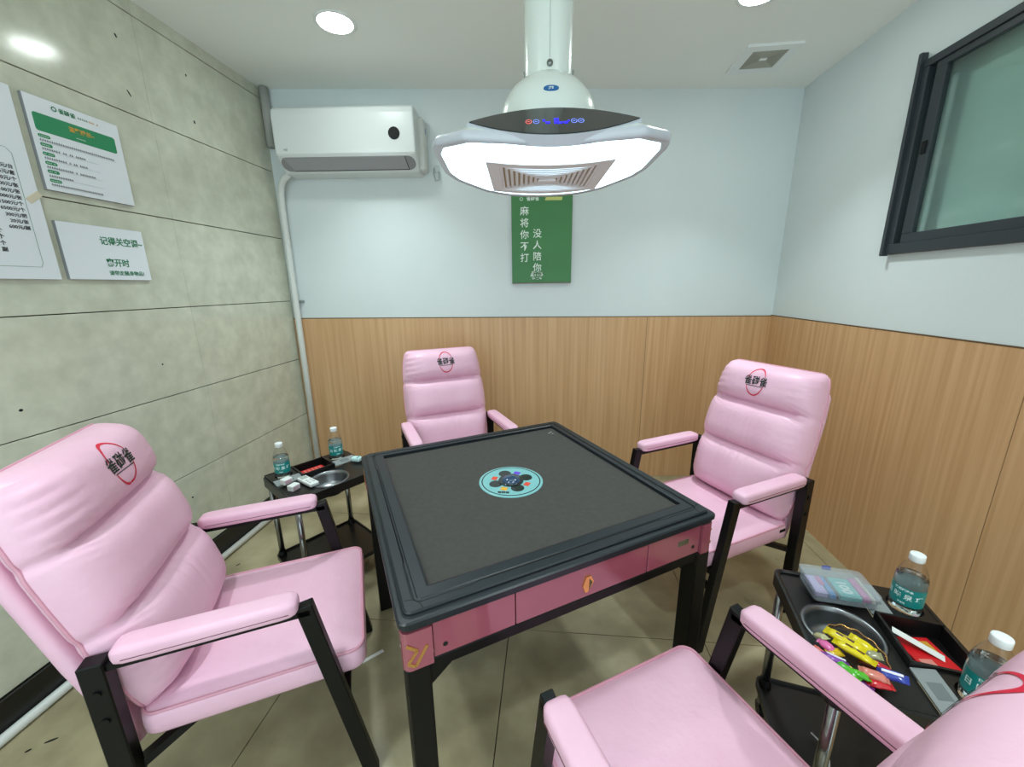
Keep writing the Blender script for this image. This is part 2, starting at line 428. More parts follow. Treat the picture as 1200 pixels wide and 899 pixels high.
bm = bmesh.new(); box(bm, (0, 0, -.008), (.036, .022, .006), bev=.002); build('badge', bm, m_whitep, v)

# ------------------------------------------------------------------ range hood lamp above the table
HZ = 1.80
hood = thing('smoke_hood_lamp', 'white smoke extractor hood with glowing underside hanging above the table', 'extractor hood', (-.012, 1.44, 0), math.radians(4))
octo = [(-.215, -.305), (.215, -.305), (.345, -.165), (.355, .165), (.20, .31), (-.20, .31), (-.355, .165), (-.345, -.165)]
octo = [(x*1.035, y) for x, y in chaikin(octo, 1, .16)]
plan = []
for i in range(len(octo)):               # subdivide long edges so that the smile curve is smooth
    a, b = Vector(octo[i]), Vector(octo[(i+1) % len(octo)])
    for k in range(4): plan.append(tuple(a+(b-a)*k/4))
plan = chaikin(plan, 2)
smile = lambda x: .042*(x/.345)**2
def hring(s, z, sm=1., sy=None): return [(x*s, y*(sy or s), z+smile(x*s)*sm) for x, y in plan]
bm = bmesh.new(); rings_loft(bm, [hring(.93, HZ), hring(.985, HZ-.004), hring(1, HZ+.004), hring(1, HZ+.014), hring(.975, HZ+.026)], False, False)
build('rim', bm, m_hoodrim, hood, True)
bm = bmesh.new(); rings_loft(bm, [hring(.98, HZ+.022), hring(.93, HZ+.04, .9), hring(.80, HZ+.072, .6), hring(.66, HZ+.10, .3), hring(.55, HZ+.112, 0), hring(.2, HZ+.118, 0)], False, True)
build('canopy_shell', bm, m_hood, hood, True)
bm = bmesh.new(); rings_loft(bm, [hring(.945, HZ+.006), hring(.94, HZ+.001), hring(.8, HZ-.0), hring(.6, HZ-.001), hring(.3, HZ-.001), hring(.02, HZ-.001)], False, True)
build('light_panel', bm, m_light, hood, True)
# control panel: lens-shaped black glass on the sloping front
th = math.atan2(.098, .105); up = Vector((0, math.cos(th), math.sin(th))); nrm = Vector((0, -math.sin(th), math.cos(th)))
pmx = axes((0, -.317, HZ+.018), (1, 0, 0), up, nrm)
pw = .225
lens = [(pw*t, .072-.074*(1-t*t)) for t in [k/16*2-1 for k in range(17)]] + [(pw*t, .072+.070*(1-t*t)) for t in [1-k/16*2 for k in range(1, 16)]]
bm = bmesh.new(); prism(bm, lens, -.022, .0, pmx); cp = build('control_panel', bm, m_panel, hood)
bm = bmesh.new(); lens2 = [(x*1.03, (y-.072)*1.09+.072) for x, y in lens]; prism(bm, lens2, -.03, -.003, pmx); build('panel_bezel', bm, m_hoodrim, hood)
def ring_flat(bm, r0, r1, cx, cy, mx, z=.0006, seg=24, a0=0, a1=2*PI, ry=1.):
    n = seg; pr = []
    for k in range(n+1):
        a = a0+(a1-a0)*k/n
        pr.append((bm.verts.new(mx @ Vector((cx+r0*math.cos(a), cy+r0*ry*math.sin(a), z))), bm.verts.new(mx @ Vector((cx+r1*math.cos(a), cy+r1*ry*math.sin(a), z)))))
    for (a, b), (c, d) in zip(pr, pr[1:]): bm.faces.new((a, b, d, c))
for x, mm in ((-.067, m_redring), (-.047, m_bluering), (.052, m_bluering), (.070, m_bluering)):
    bm = bmesh.new(); ring_flat(bm, .0066, .0082, x, .062, pmx, ry=1.5); box(bm, pmx @ Vector((x, .062, .0003)), (.006, .003, .0008)); build('touch_button', bm, mm, cp)
bm = bmesh.new()
for (x, y, sx, sy) in [(-.027, .066, .006, .006), (-.017, .057, .011, .006), (.002, .063, .004, .020), (.010, .063, .004, .022), (.006, .070, .008, .003), (.006, .056, .008, .003), (.018, .056, .006, .006), (.030, .057, .010, .006), (.038, .063, .004, .004)]:
    y = .062+(y-.062)*1.4; sy *= 1.4; prism(bm, [(x-sx/2, y-sy/2), (x+sx/2, y-sy/2), (x+sx/2, y+sy/2), (x-sx/2, y+sy/2)], .0002, .0008, pmx)
build('display', bm, m_bluelit, cp)
# grille
gr = bmesh.new(); cy = .03
def gring(bm, h0, h1, z0, z1, ex=1.03, ey=.97):
    def rg(h, z):
        out = []
        for a, b, c, d in ((1, 1, -1, 1), (-1, 1, -1, -1), (-1, -1, 1, -1), (1, -1, 1, 1)):
            for k in range(6):
                t = k/6; x = (a+(c-a)*t)*h*ex; y = cy+(b+(d-b)*t)*h*ey; out.append((x, y, z+smile(x)))
        return out
    rings_loft(bm, [rg(h0, z0), rg(h0, z1), rg(h1, z1), rg(h1, z0)], False, False)
gring(gr, .188, .150, HZ, HZ-.012); gf = build('grille_frame', gr, m_grille, hood)
for k in range(9):
    bm = bmesh.new(); h = .150-.0155*k; gring(bm, h, h-.009, HZ-.002, HZ-.010); build('grille_slat', bm, m_grille, hood)
bm = bmesh.new(); rings_loft(bm, [[(x*.155, cy+y*.148, HZ-.0035+smile(x*.155)) for x, y in rrect(1, 1, .02)], [(x*.02, cy+y*.02, HZ-.0035) for x, y in rrect(1, 1, .02)]], False, True); build('filter_mesh', bm, m_filter, hood)
bm = bmesh.new(); box(bm, (0, cy, HZ-.011), (.06, .03, .006), bev=.002); build('badge', bm, m_grille, hood)
# cowl and duct
bm = bmesh.new(); lathe(bm, [(.158, HZ+.10), (.156, HZ+.15), (.150, HZ+.18), (.138, HZ+.21), (.118, HZ+.238), (.094, HZ+.258), (.077, HZ+.268)], 48, cap0=False, cap1=True); build('cowl', bm, m_hood, hood, True)
bm = bmesh.new(); lathe(bm, [(.0745, HZ+.255), (.0745, 2.66)], 40, cap1=False, cap0=False); du = build('duct', bm, m_hood, hood, True)
for a in (-PI/2-.05, -PI/2+.05):
    pass
bm = bmesh.new(); box(bm, (0, -.0745, 2.38), (.002, .0015, .56)); build('duct_seam', bm, mat('seam_grey', '#b4bab6', .5), du)
bm = bmesh.new(); cyl(bm, (0, -.073, HZ+.285), (0, -.080, HZ+.285), .009, 16); build('screw', bm, m_screw, du, True)
for s in (-1, 1):
    bm = bmesh.new(); box(bm, (s*.076, 0, HZ+.278), (.006, .02, .035), bev=.001); build('bracket', bm, m_screw, du)
bmx = axes((0, -.146, HZ+.190), (1, 0, 0), Vector((0, .42, .9)).normalized(), Vector((0, -.9, .42)).normalized())
bm = bmesh.new(); prism(bm, [(.022*math.cos(k*PI/12), .0095*math.sin(k*PI/12)) for k in range(24)], -.006, .0015, bmx); bd = build('badge', bm, m_badge, hood)
me = text_mesh('JTE', .010, .0002); o = link('badge_lettering', me, m_whitep, bd); o.matrix_local = bmx @ Matrix.Translation((0, 0, .0018))
bm = bmesh.new(); tube(bm, [(.15, -.12, HZ+.118), (.20, -.12, HZ+.113), (.25, -.13, HZ+.098), (.29, -.135, HZ+.082)], .006, 8); build('damper_rod', bm, m_screw, hood, True)

# ------------------------------------------------------------------ air conditioner
ac = thing('air_conditioner', 'white wall-mounted split air conditioner in the back left corner', 'air conditioner', back(.565, 0, 2.140), BANG)
hw, D, H = .42, .205, .345
bm = bmesh.new()
prof = [(0, 0), (.09, 0), (.118, .002), (.126, .006), (.199, .080), (.2045, .090), (D, .10), (D, .30), (.200, .328), (.186, .341), (.165, H), (0, H)]
def acring(x, k=0.): return [(x, -y*(1-k*.03), H/2+(z-H/2)*(1-k*.05)) for y, z in prof]
rings_loft(bm, [acring(-hw, 1), acring(-hw+.003, .4), acring(-hw+.010), acring(hw-.010), acring(hw-.003, .4), acring(hw, 1)])
build('body', bm, m_ac, ac)
bm = bmesh.new(); box(bm, (.018, -.055, .165), (hw*2+.036, .108, .30), bev=.02, seg=3); build('rear_chassis', bm, mat('chassis_ivory', '#d4d6d0', .45), ac)
# outlet: rounded slot on the sloping lower front
ux, uz = Vector((1, 0, 0)), Vector((0, -.073, .074)).normalized()
un = ux.cross(uz)
amx = axes((0, -.163, .0435), ux, uz, un)
def stadium(hx, hy, n=10):
    return [(hx-hy+hy*math.cos(a), hy*math.sin(a)) for a in [(-PI/2+PI*k/n) for k in range(n+1)]] + [(-hx+hy+hy*math.cos(a), hy*math.sin(a)) for a in [(PI/2+PI*k/n) for k in range(n+1)]]
bm = bmesh.new(); prism(bm, stadium(.414, .048), -.012, .002, amx); build('outlet_bezel', bm, m_ac, ac)
bm = bmesh.new(); prism(bm, stadium(.409, .043), -.006, .0035, amx); build('outlet', bm, m_vane, ac)
bm = bmesh.new(); prism(bm, [(-.345, -.038), (.362, -.038), (.352, .040), (-.385, .040)], 0, .0055, amx); build('vane', bm, mat('vane_grey', '#9c9c9e', .4), ac)
bm = bmesh.new(); prism(bm, [(.360, -.040), (.363, -.040), (.353, .041), (.350, .041)], 0, .006, amx); build('vane_gap', bm, m_dark, ac)
bm = bmesh.new(); prism(bm, [(-.345, -.041), (.362, -.041), (.362, -.037), (-.345, -.037)], 0, .006, amx); build('vane_edge', bm, m_dark, ac)
bm = bmesh.new(); cyl(bm, (.30, -D+.004, .19), (.30, -D-.003, .19), .034, 32); build('display_dot', bm, m_panel, ac)
me = text_mesh('mi', .022, .0003); o = link('logo', me, m_boardedge, ac, loc=(-.355, -D-.0008, .112), rot=(PI/2, 0, 0))
bm = bmesh.new(); box(bm, (hw+.0365, -.06, .245), (.001, .02, .03)); build('side_sticker', bm, m_badge, ac)
bm = bmesh.new(); box(bm, (hw+.0365, -.05, .19), (.001, .012, .05)); build('energy_label', bm, m_paper, ac)
bm = bmesh.new(); tube(bm, [back(1.055, .01, 2.19), back(1.055, .03, 2.15), back(1.065, .03, 2.11), back(1.085, .02, 2.12), back(1.085, .012, 2.17)], .004, 8)
hk = tag(build('wall_hook', bm, mat('grey_hook', '#a9aeb0', .3), smooth=True), 'small grey hook on the wall right of the air conditioner', 'hook')
bm = bmesh.new(); box(bm, back(1.07, .004, 2.185), (.035, .008, .045), Matrix.Rotation(BANG, 3, 'Z'), .003); build('hook_plate', bm, mat('hook_plate', '#c4cccc', .3), hk)

# ------------------------------------------------------------------ poster on the back wall
po = thing('wall_poster', 'green poster with white brush lettering on the back wall', 'poster', back(1.752, 0, 1.462), BANG)
bm = bmesh.new(); box(bm, (0, -.009, .30), (.402, .018, .602)); build('backing_board', bm, mat('poster_edge', '#6d675c', .6), po)
bm = bmesh.new(); box(bm, (0, -.0185, .303), (.400, .002, .594)); build('print', bm, m_poster, po)
def ptext(s, x, z, size, m=m_posterw, bold=.0005):
    link('lettering', text_mesh(s, size, bold), m, po, loc=(x, -.0202, z), rot=(PI/2, 0, 0))
for i, ch in enumerate('麻将你不打'): ptext(ch, -.115, .458-.0735*i, .060)
for i, ch in enumerate('没人陪你'): ptext(ch, -.030, .318-.073*i, .060)
bm = bmesh.new()
for k in range(44):
    a = random.uniform(-.5, .5); ln = random.uniform(.03, .066); c = random.uniform(-.024, .024); q = random.uniform(-.02, .02)
    box(bm, (-.030+q, -.0197, .052+c), (ln*(1-abs(c)*12), .0004, .0085), Matrix.Rotation(a*.3, 3, 'Y'))
tag(build('brush_splash', bm, m_posterw, po), kind='stuff')
ptext('耍', -.030, .045, .062, mat('poster_ink', '#3d7d47', .5))
ptext('雀碰雀', -.060, .535, .028, m_posterw, .0005)
bm = bmesh.new(); ring_flat(bm, .008, .011, -.135, .535, axes((0, -.0200, 0), (1, 0, 0), (0, 0, 1), (0, -1, 0))); build('logo_ring', bm, m_posterw, po)
bm = bmesh.new(); prism(bm, [(.02, .525), (.13, .525), (.135, .545), (.025, .545)], 0, .0004, axes((0, -.0197, 0), (1, 0, 0), (0, 0, 1), (0, -1, 0))); build('yellow_strip', bm, m_postery, po)

# ------------------------------------------------------------------ signs on the left wall
def board(name, label, y0, y1, z0, z1, t=.012):
    s = thing(name, label, 'sign', (XL, (y0+y1)/2, z0))
    bm = bmesh.new(); box(bm, (t/2, 0, (z1-z0)/2), (t, y1-y0, z1-z0)); build('board', bm, m_boardedge, s)
    bm = bmesh.new(); box(bm, (t, 0, (z1-z0)/2), (.002, y1-y0-.001, z1-z0-.001)); build('face', bm, m_board, s)
    s['t'] = t+.0012; s['y'] = (y0+y1)/2; s['z'] = z0
    return s
def wmx(s, y, z, off=0.): return axes((s['t']+off, y-s['y'], z-s['z']), (0, 1, 0), (0, 0, 1), (1, 0, 0))
def wtext(s, body, y, z, size, m, bold=0., align='LEFT', sx=1.):
    o = link('lettering', text_mesh(body, size, bold, align, sx=sx), m, s); o.matrix_local = wmx(s, y, z, .0004)
def wrect(s, name, y0, y1, z0, z1, m, off=0., r=0.):
    bm = bmesh.new()
    prism(bm, rrect((y1-y0)/2, (z1-z0)/2, r or .0005, 3, (y0+y1)/2, (z0+z1)/2), -.0004, .0003+off, wmx(s, 0, 0)); return build(name, bm, m, s)
# every lettering position below is the wall position (y, z)
def words(s, y0, y1, z, h, m):       # print too fine to read: a row of small marks
    bm = bmesh.new(); y = y0; mx = wmx(s, 0, 0)
    while y < y1-h*.8:
        if random.random() < .93:
            prism(bm, [(y, z-h*.45), (y+h*.78, z-h*.45), (y+h*.78, z-h*.25), (y, z-h*.25)], 0, .0004, mx)
            prism(bm, [(y+h*.1, z-h*.08), (y+h*.7, z-h*.08), (y+h*.7, z+h*.1), (y+h*.1, z+h*.1)], 0, .0004, mx)
            prism(bm, [(y+h*.3, z-h*.5), (y+h*.48, z-h*.5), (y+h*.48, z+h*.5), (y+h*.3, z+h*.5)], 0, .0004, mx)
        y += h
    tag(build('small_print', bm, m, s), kind='stuff')
s = board('rules_sign', 'white house rules sign with green banner, above the smaller sign', 1.364, 1.670, 1.801, 2.109)
wrect(s, 'banner', 1.379, 1.646, 1.996, 2.055, m_green, 0, .008)
bm = bmesh.new(); ring_flat(bm, .005, .0085, 1.450, 2.085, wmx(s, 0, 0, .0004)); build('logo_ring', bm, m_greend, s)
wtext(s, '雀碰雀', 1.463, 2.084, .018, m_greend, .0003)
words(s, 1.524, 1.560, 2.084, .007, m_greend); words(s, 1.560, 1.600, 2.084, .007, m_orange)
wtext(s, '温馨提示~', 1.484, 2.033, .0185, m_orange, .0004)
words(s, 1.490, 1.534, 2.009, .004, m_posterw)
for i, z in enumerate((1.981, 1.9525, 1.923, 1.893, 1.865, 1.835)):
    wrect(s, 'heading_pill', 1.380, 1.416, z-.0055, z+.0055, m_green, 0, .005)
    words(s, 1.384, 1.412, z, .004, m_posterw)
for z, y1, yl in ((1.968, 1.632, 1.632), (1.940, 1.523, 1.56), (1.910, 1.520, 1.56), (1.880, 1.538, 1.56), (1.851, 1.466, 1.56), (1.822, 1.553, 1.553)):
    words(s, 1.382, y1, z, .0068, m_inkb); wrect(s, 'rule_line', 1.382, yl, z-.0062, z-.0058, m_boardedge)
s = board('reminder_sign', 'small white sign reminding guests about the air conditioning', 1.360, 1.671, 1.490, 1.697)
wtext(s, '记得关空调~', 1.494, 1.640, .034, m_greend, .0006, sx=.88)
wtext(s, '离开时', 1.499, 1.556, .034, m_greend, .0006, sx=.88)
wtext(s, '请带走随身物品!', 1.501, 1.516, .0195, m_greend, .0003, sx=1.0)
s = board('price_sign', 'tall white price list sign cut by the left edge of the picture', .93, 1.334, 1.488, 2.112)
bm = bmesh.new(); mx = wmx(s, 0, 0, .0004); ln = .0009
for pts in [[(.98, 1.53), (1.284, 1.53), (1.290, 1.545), (1.290, 1.895), (1.276, 1.911), (.98, 1.911)]]:
    for a, b in zip(pts, pts[1:]):
        d = (Vector(b)-Vector(a)).normalized(); n = Vector((-d.y, d.x))*ln/2
        prism(bm, [tuple(Vector(a)-n), tuple(Vector(b)-n), tuple(Vector(b)+n), tuple(Vector(a)+n)], 0, .0003, mx)
build('border_line', bm, m_greend, s)
for i, t in enumerate(['20元/台', '15元/套', '20元/个', '200元/张', '100元/张', '2000元/张', '1500元/个', '6500元/个', '300元/把', '20元/张', '600元/副']):
    wtext(s, t, 1.283, 1.851-.0193*i, .0148, m_inkb, .0002, 'RIGHT')
for i, t in enumerate(['个', '个', '个', '副']): wtext(s, t, 1.207, 1.643-.0203*i, .0155, m_inkb, .0003, 'RIGHT')
bm = bmesh.new(); box(bm, (.0135, 1.318-s['y'], 1.765-s['z']), (.002, .05, .02), Matrix.Rotation(.7, 3, 'X'), .0008, 1); build('torn_tape', bm, m_pale, s)

# ------------------------------------------------------------------ mahjong table
TC, TA, TH = (-.136, 1.307, 0), .528034, .76
T = thing('mahjong_table', 'square automatic mahjong table with black rim and rose pink sides', 'table', TC, TA)
prof = [(.408, .738), (.408, .7565), (.412, .7585), (.432, .7585), (.434, .7565), (.438, .7565), (.440, .7595), (.462, .760), (.467, .7575), (.467, .7520), (.471, .7505), (.479, .7500), (.4835, .7470), (.4835, .7360), (.478, .7330), (.478, .7255), (.472, .7200), (.430, .7200)]
bm = bmesh.new(); rg = []
for h, z in prof:
    r = max(.004, .022+(h-.483)*.25); sh = max(0, (.44-h))*.3
    rg.append([(x, y, z) for x, y in rrect(h, h, r, 5, sh, sh*1.2)])
rings_loft(bm, rg, False, False); rim = build('rim', bm, m_rim, T)
bm = bmesh.new(); prism(bm, rrect(.412, .412, .004, 2, .008, .010), .730, .7440); build('felt', bm, m_felt, T)
bm = bmesh.new(); prism(bm, rrect(.425, .425, .01), .60, .722); build('machine_case', bm, m_black, T)
for k in range(4):
    R = Matrix.Rotation(k*PI/2, 4, 'Z')
    # groove line on the rim with jogs
    bm = bmesh.new(); pts = [(-.462, -.425), (-.445, -.428), (-.425, -.442), (-.30, -.442), (-.285, -.436), (.285, -.436), (.30, -.442), (.425, -.442), (.445, -.428), (.462, -.425)]
    tube(bm, [R @ Vector((x, y, .7592)) for x, y in pts], .0013, 6); build('rim_groove', bm, m_dark, rim)
    # apron
    for a, b in ((-.4105, -.206), (-.2045, .2165), (.2185, .4275)):
        bm = bmesh.new(); vs = box(bm, ((a+b)/2, -.464, .6735), (b-a-.0015, .014, .095), bev=.0012, seg=1); bm.transform(R)
        ap = build('apron_panel', bm, m_rose, T)
        if a == -.2045:
            bm = bmesh.new(); prism(bm, [(-.003, -.025), (.017, .003), (.007, .023), (-.008, .023), (-.018, -.003), (-.011, -.024)], 0, .005, R @ axes((.008, -.471, .668), (1, 0, 0), (0, 0, 1), (0, -1, 0))); em = build('emblem', bm, m_gold, ap)
            bm = bmesh.new(); prism(bm, [(.001, -.018), (.012, .003), (.002, .017)], .005, .0056, R @ axes((.008, -.471, .668), (1, 0, 0), (0, 0, 1), (0, -1, 0))); build('emblem_inset', bm, m_golddark, em)
        else:
            hx = -.383 if a < 0 else .401
            bm = bmesh.new(); cyl(bm, R @ Vector((hx, -.470, .652)), R @ Vector((hx, -.4716, .652)), .006, 14); build('port_hole', bm, m_dark, ap)
            if a > 0:
                bm = bmesh.new(); box(bm, (.357, -.4712, .680), (.045, .001, .018), bev=.0004, seg=1); bm.transform(R); build('name_plate', bm, m_steel, ap)
    c = -.4415; bm = bmesh.new()
    L = [(-.4125, -.4785), (-.460, -.4785)] + [(-.460-.0185*math.sin(q), -.460-.0185*math.cos(q)) for q in (.4, .8, 1.2)] + [(-.4785, -.460), (-.4785, -.430), (-.462, -.430), (-.462, -.462), (-.4125, -.462)]
    prism(bm, L, .620, .7195, R); cpn = build('corner_panel', bm, m_rose, T)
    bm = bmesh.new(); mz = R @ axes((-.455, -.4787, .665), (1, 0, 0), (0, 0, 1), (0, -1, 0))
    def seg(a, b, wd=.0035):
        a, b = Vector(a), Vector(b); d = (b-a).normalized(); n = Vector((-d.y, d.x))*wd
        prism(bm, [tuple(a-n), tuple(b-n), tuple(b+n), tuple(a+n)], 0, .002, mz)
    for a, b in (((-.014, .026), (.008, .006)), ((.008, .006), (-.014, -.022)), ((-.014, -.022), (.002, -.034)), ((.002, -.034), (.030, .012))): seg(a, b)
    build('emblem', bm, m_gold, cpn)
    bm = bmesh.new(); box(bm, (0, -.462, .608), (.93, .016, .030), bev=.002, seg=1); bm.transform(R); build('lower_rail', bm, m_black, T)
    bm = bmesh.new(); box(bm, (-.447, -.447, .31), (.056, .056, .62), bev=.004, seg=2); bm.transform(R); lg = build('leg', bm, m_black, T)
    bm = bmesh.new(); prism(bm, [(-.42, .595), (-.36, .595), (-.42, .545)], -.012, .012, R @ axes((0, -.452, 0), (1, 0, 0), (0, 0, 1), (0, -1, 0))); build('gusset', bm, m_black, lg)
# dial in the middle
bm = bmesh.new(); lathe(bm, [(.117, .7435), (.117, .7465), (.114, .7475)], 64); dial = build('dial', bm, m_turq, T)
I4 = Matrix.Identity(4)
bm = bmesh.new(); ring_flat(bm, .104, .108, 0, 0, I4, .7480, 64); build('dial_ring', bm, m_disc, dial)
for k in range(4):
    a = k*PI/2-.03
    bm = bmesh.new(); lathe(bm, [(.024, .7475), (.023, .7492)], 24, (.060*math.cos(a), .060*math.sin(a), 0)); build('seat_button', bm, m_disc, dial)
for a, mm, n in ((138, mat('red_tile_mark', '#e2482f', .4), 1), (310, mat('red_tile_mark', '#e2482f', .4), 1), (223, mat('yellow_tile_mark', '#e8a72c', .4), 1), (44, mat('violet_tile_mark', '#6a45d0', .4), 1)):
    q = math.radians(a); bm = bmesh.new(); box(bm, (.064*math.cos(q), .064*math.sin(q), .7480), (.020, .024, .0014), Matrix.Rotation(q, 3, 'Z'), .0004, 1); build('wind_mark', bm, mm, dial)
bm = bmesh.new(); lathe(bm, [(.046, .7475), (.046, .7510), (.041, .7520)], 40); hub = build('dice_cup', bm, m_disc, dial)
bm = bmesh.new(); lathe(bm, [(.035, .7520), (.032, .7580), (.024, .7630), (.012, .7655), (.002, .766)], 32, cap0=False); build('dome', bm, m_dome, hub, True)
o = link('lettering', text_mesh('雀碰雀', .014, .0005), m_inkb, dial); o.matrix_local = Matrix.Rotation(-TA, 4, 'Z') @ Matrix.Translation((-.018, -.087, .7478))
bm = bmesh.new()
for x, y in ((.372, .362), (.386, .372), (.384, .350)): box(bm, (x, y, .7442), (.010, .006, .0006))
build('corner_mark', bm, m_boardedge, T)

# ------------------------------------------------------------------ armchair
HWs = [(0, .243), (.2, .255), (.385, .262), (.55, .261), (.707, .257), (.85, .247), (1, .232)]
BP0 = Vector((-.222, 0, .395)); BT_ = Vector((-.262, 0, .965)).normalized(); BN_ = Vector((BT_.z, 0, -BT_.x)); BL = .680
SEAM = [0, .385, .707, 1]
def lerp(tab, v):
    for (a, x), (b, y) in zip(tab, tab[1:]):
        if v <= b: return x+(y-x)*(v-a)/(b-a)
    return tab[-1][1]
def hwid(v):
    e = (1-abs(2*v-1)**14)**.5 if 0 < v < 1 else 0
    k = 1
    for s in SEAM[1:3]: k -= .022*math.exp(-((v-s)/.022)**2)
    return lerp(HWs, v)*k*(.90+.10*e)
PLEATS = [(0, -.34, .014, .30), (0, .06, .012, .5), (0, .20, .012, .35), (0, -.10, .016, .3), (1, .07, .010, .6), (1, -.28, .016, .3), (1, .16, .014, .3), (2, .02, .02, .15)]
def fdepth(u, v):
    """thickness of the cushion in front of the side piping: three stitched pads, gathers at the sides, pleats at the seams"""
    for i in range(3):
        if v <= SEAM[i+1]: break
    t = (v-SEAM[i])/(SEAM[i+1]-SEAM[i]); au = abs(u)
    pf = max(0, 1-abs(2*t-1)**3.4)**.5
    edge = max(0, 1-au**5)**.55
    dpt = .050+.072*pf
    if i == 0 and t < .5 or i == 2 and t > .5: dpt = .122*max(0, 1-abs(2*t-1)**3.2)**.55
    if au > .70: dpt = dpt + (max(0, .092-dpt))*min(1, (au-.70)/.22)*(1 if .03 < v < .97 else 0)
    d = dpt*edge
    inner = min(1, (1-au)/.03)
    gth = math.exp(-(1-au)/(.13 if i == 2 else .09))*inner
    side = 1 if u > 0 else 0
    fold = abs(math.sin(v*62+1.1*math.sin(u*5)+side))-.5 + .5*math.sin(v*131+2*side)
    d += .0060*gth*fold*(1.25 if i == 2 else .7)*edge
    seamd = min(abs(v-SEAM[1]), abs(v-SEAM[2]))          # puckers fanning out where a seam meets the side
    d += .0030*math.exp(-(seamd/.05)**2)*math.exp(-((au-.78)/.16)**2)*math.sin(v*210+u*30)*edge
    for seg_, u0, wd, reach in PLEATS:
        if seg_ == i: d -= .0042*math.exp(-((u-u0-.05*(t-.5)*u0)/wd)**2)*math.exp(-((t-.95)/reach)**2 if seg_ == 0 else -((t-.1)/reach)**2)*edge
    d += .0012*math.sin(u*9+5*v+i)*pf*edge
    return d
def bpoint(u, v, d): return BP0 + BT_*(v*BL) + BN_*d + Vector((0, u*hwid(v), 0))
CK, CDZ = .965, .0522
def make_chair():
    t = thing('armchair', 'x', 'armchair', (0, 0, 0), 0, 'pink padded armchairs around the table')
    # backrest cushion
    NU, NV = 110, 190; bm = bmesh.new()
    us = [math.sin((k/NU*2-1)*PI/2) for k in range(NU+1)]; vs = [.5-.5*math.cos(PI*j/NV)*1.0 for j in range(NV+1)]
    vs = [.65*j/NV+.35*x for j, x in enumerate(vs)]
    F = [[bm.verts.new(bpoint(u, v, fdepth(u, v) if 0 < j < NV and 0 < k < NU else 0)) for k, u in enumerate(us)] for j, v in enumerate(vs)]
    Bk = [[F[j][k] if j in (0, NV) or k in (0, NU) else bm.verts.new(bpoint(u, v, -.040*max(0, 1-abs(u)**5)**.5*max(0, 1-abs(2*v-1)**9)**.5)) for k, u in enumerate(us)] for j, v in enumerate(vs)]
    for j in range(NV):
        for k in range(NU):
            bm.faces.new((F[j][k], F[j][k+1], F[j+1][k+1], F[j+1][k])); bm.faces.new((Bk[j][k], Bk[j+1][k], Bk[j+1][k+1], Bk[j][k+1]))
    br = build('backrest', bm, m_pink, t, True)
    bm = bmesh.new(); pts = [bpoint(-1, v/40, 0) for v in range(1, 40)] + [bpoint(-.97+1.94*k/24, 1, 0) for k in range(25)] + [bpoint(1, 1-v/40, 0) for v in range(1, 40)]
    tube(bm, pts, .0042, 6); build('piping', bm, m_pinkd, br, True)
    # logo stitched on the headrest
    cv, rx, ry = .858, .043, .064
    def onb(x, y, off): # x across (to the sitter's right is -u), y along the back
        v = cv+y/BL; u = x/hwid(v); return bpoint(u, v, fdepth(u, v)+off)
    for a0, a1 in ((.14*PI, .92*PI), (1.10*PI, 1.93*PI)):
        bm = bmesh.new(); pr = []
        for k in range(33):
            a = a0+(a1-a0)*k/32; wd = .0046*(.45+.9*math.sin(PI*k/32)**.7)
            c, s = math.cos(a), math.sin(a)
            pr.append((bm.verts.new(onb((rx-wd/2)*c, (ry-wd/2)*s, .0012)), bm.verts.new(onb((rx+wd/2)*c, (ry+wd/2)*s, .0012))))
        for (a, b), (c, d) in zip(pr, pr[1:]): bm.faces.new((a, b, d, c))
        build('logo_ring', bm, m_red, br)
    me = text_mesh('雀碰雀', .046, .0010, ext=0, sx=.82)
    bmx_ = bmesh.new(); bmx_.from_mesh(me)
    for _ in range(2):
        es = [e for e in bmx_.edges if e.calc_length() > .008]
        if es: bmesh.ops.subdivide_edges(bmx_, edges=es, cuts=1); bmesh.ops.triangulate(bmx_, faces=bmx_.faces)
    for vtx in bmx_.verts: vtx.co = onb(vtx.co.x, vtx.co.y+.002, .0013)
    bmx_.to_mesh(me); bmx_.free(); link('logo_lettering', me, m_ink, br)
    bm = bmesh.new()
    for k in range(16):
        x = -.042+.0053*k
        vv = [bm.verts.new(onb(x+a, -.0225+b, .0012)) for a, b in ((0, 0), (.004, 0), (.004, .004), (0, .004))]; bm.faces.new(vv)
    build('logo_small_print', bm, m_ink, br)
    # rear shell
    bm = bmesh.new(); rr = []
    for v, th_, hw_ in ((-.13, .012, .225), (-.12, .030, .236), (.0, .042, .240), (.3, .044, .243), (.7, .040, .236), (.86, .032, .226), (.885, .012, .218)):
        rr.append([tuple(BP0 + BT_*(v*BL) + BN_*(-.062+y) + Vector((0, x, 0))) for x, y in rrect(hw_, th_/2, th_*.45, 4)])
    rings_loft(bm, rr); sh = build('back_shell', bm, m_pink, t, True)
    # seat
    bm = bmesh.new(); rr = []; cx, hx, hy = .034, .274, .262
    for z, ins, r in ((.324, .018, .03), (.327, .008, .035), (.338, .001, .038), (.360, 0, .038), (.385, .001, .038), (.395, .006, .036), (.399, .014, .032)):
        rr.append([(cx+x, y, z) for x, y in rrect(hx-ins, hy-ins, r, 5)])
    rings_loft(bm, rr, True, False)
    n = len(rr[-1]); top = bm.verts[:][-n:] if False else None
    bm.verts.ensure_lookup_table(); ring = [bm.verts[i] for i in range(n*(len(rr)-1), n*len(rr))]
    prev = ring
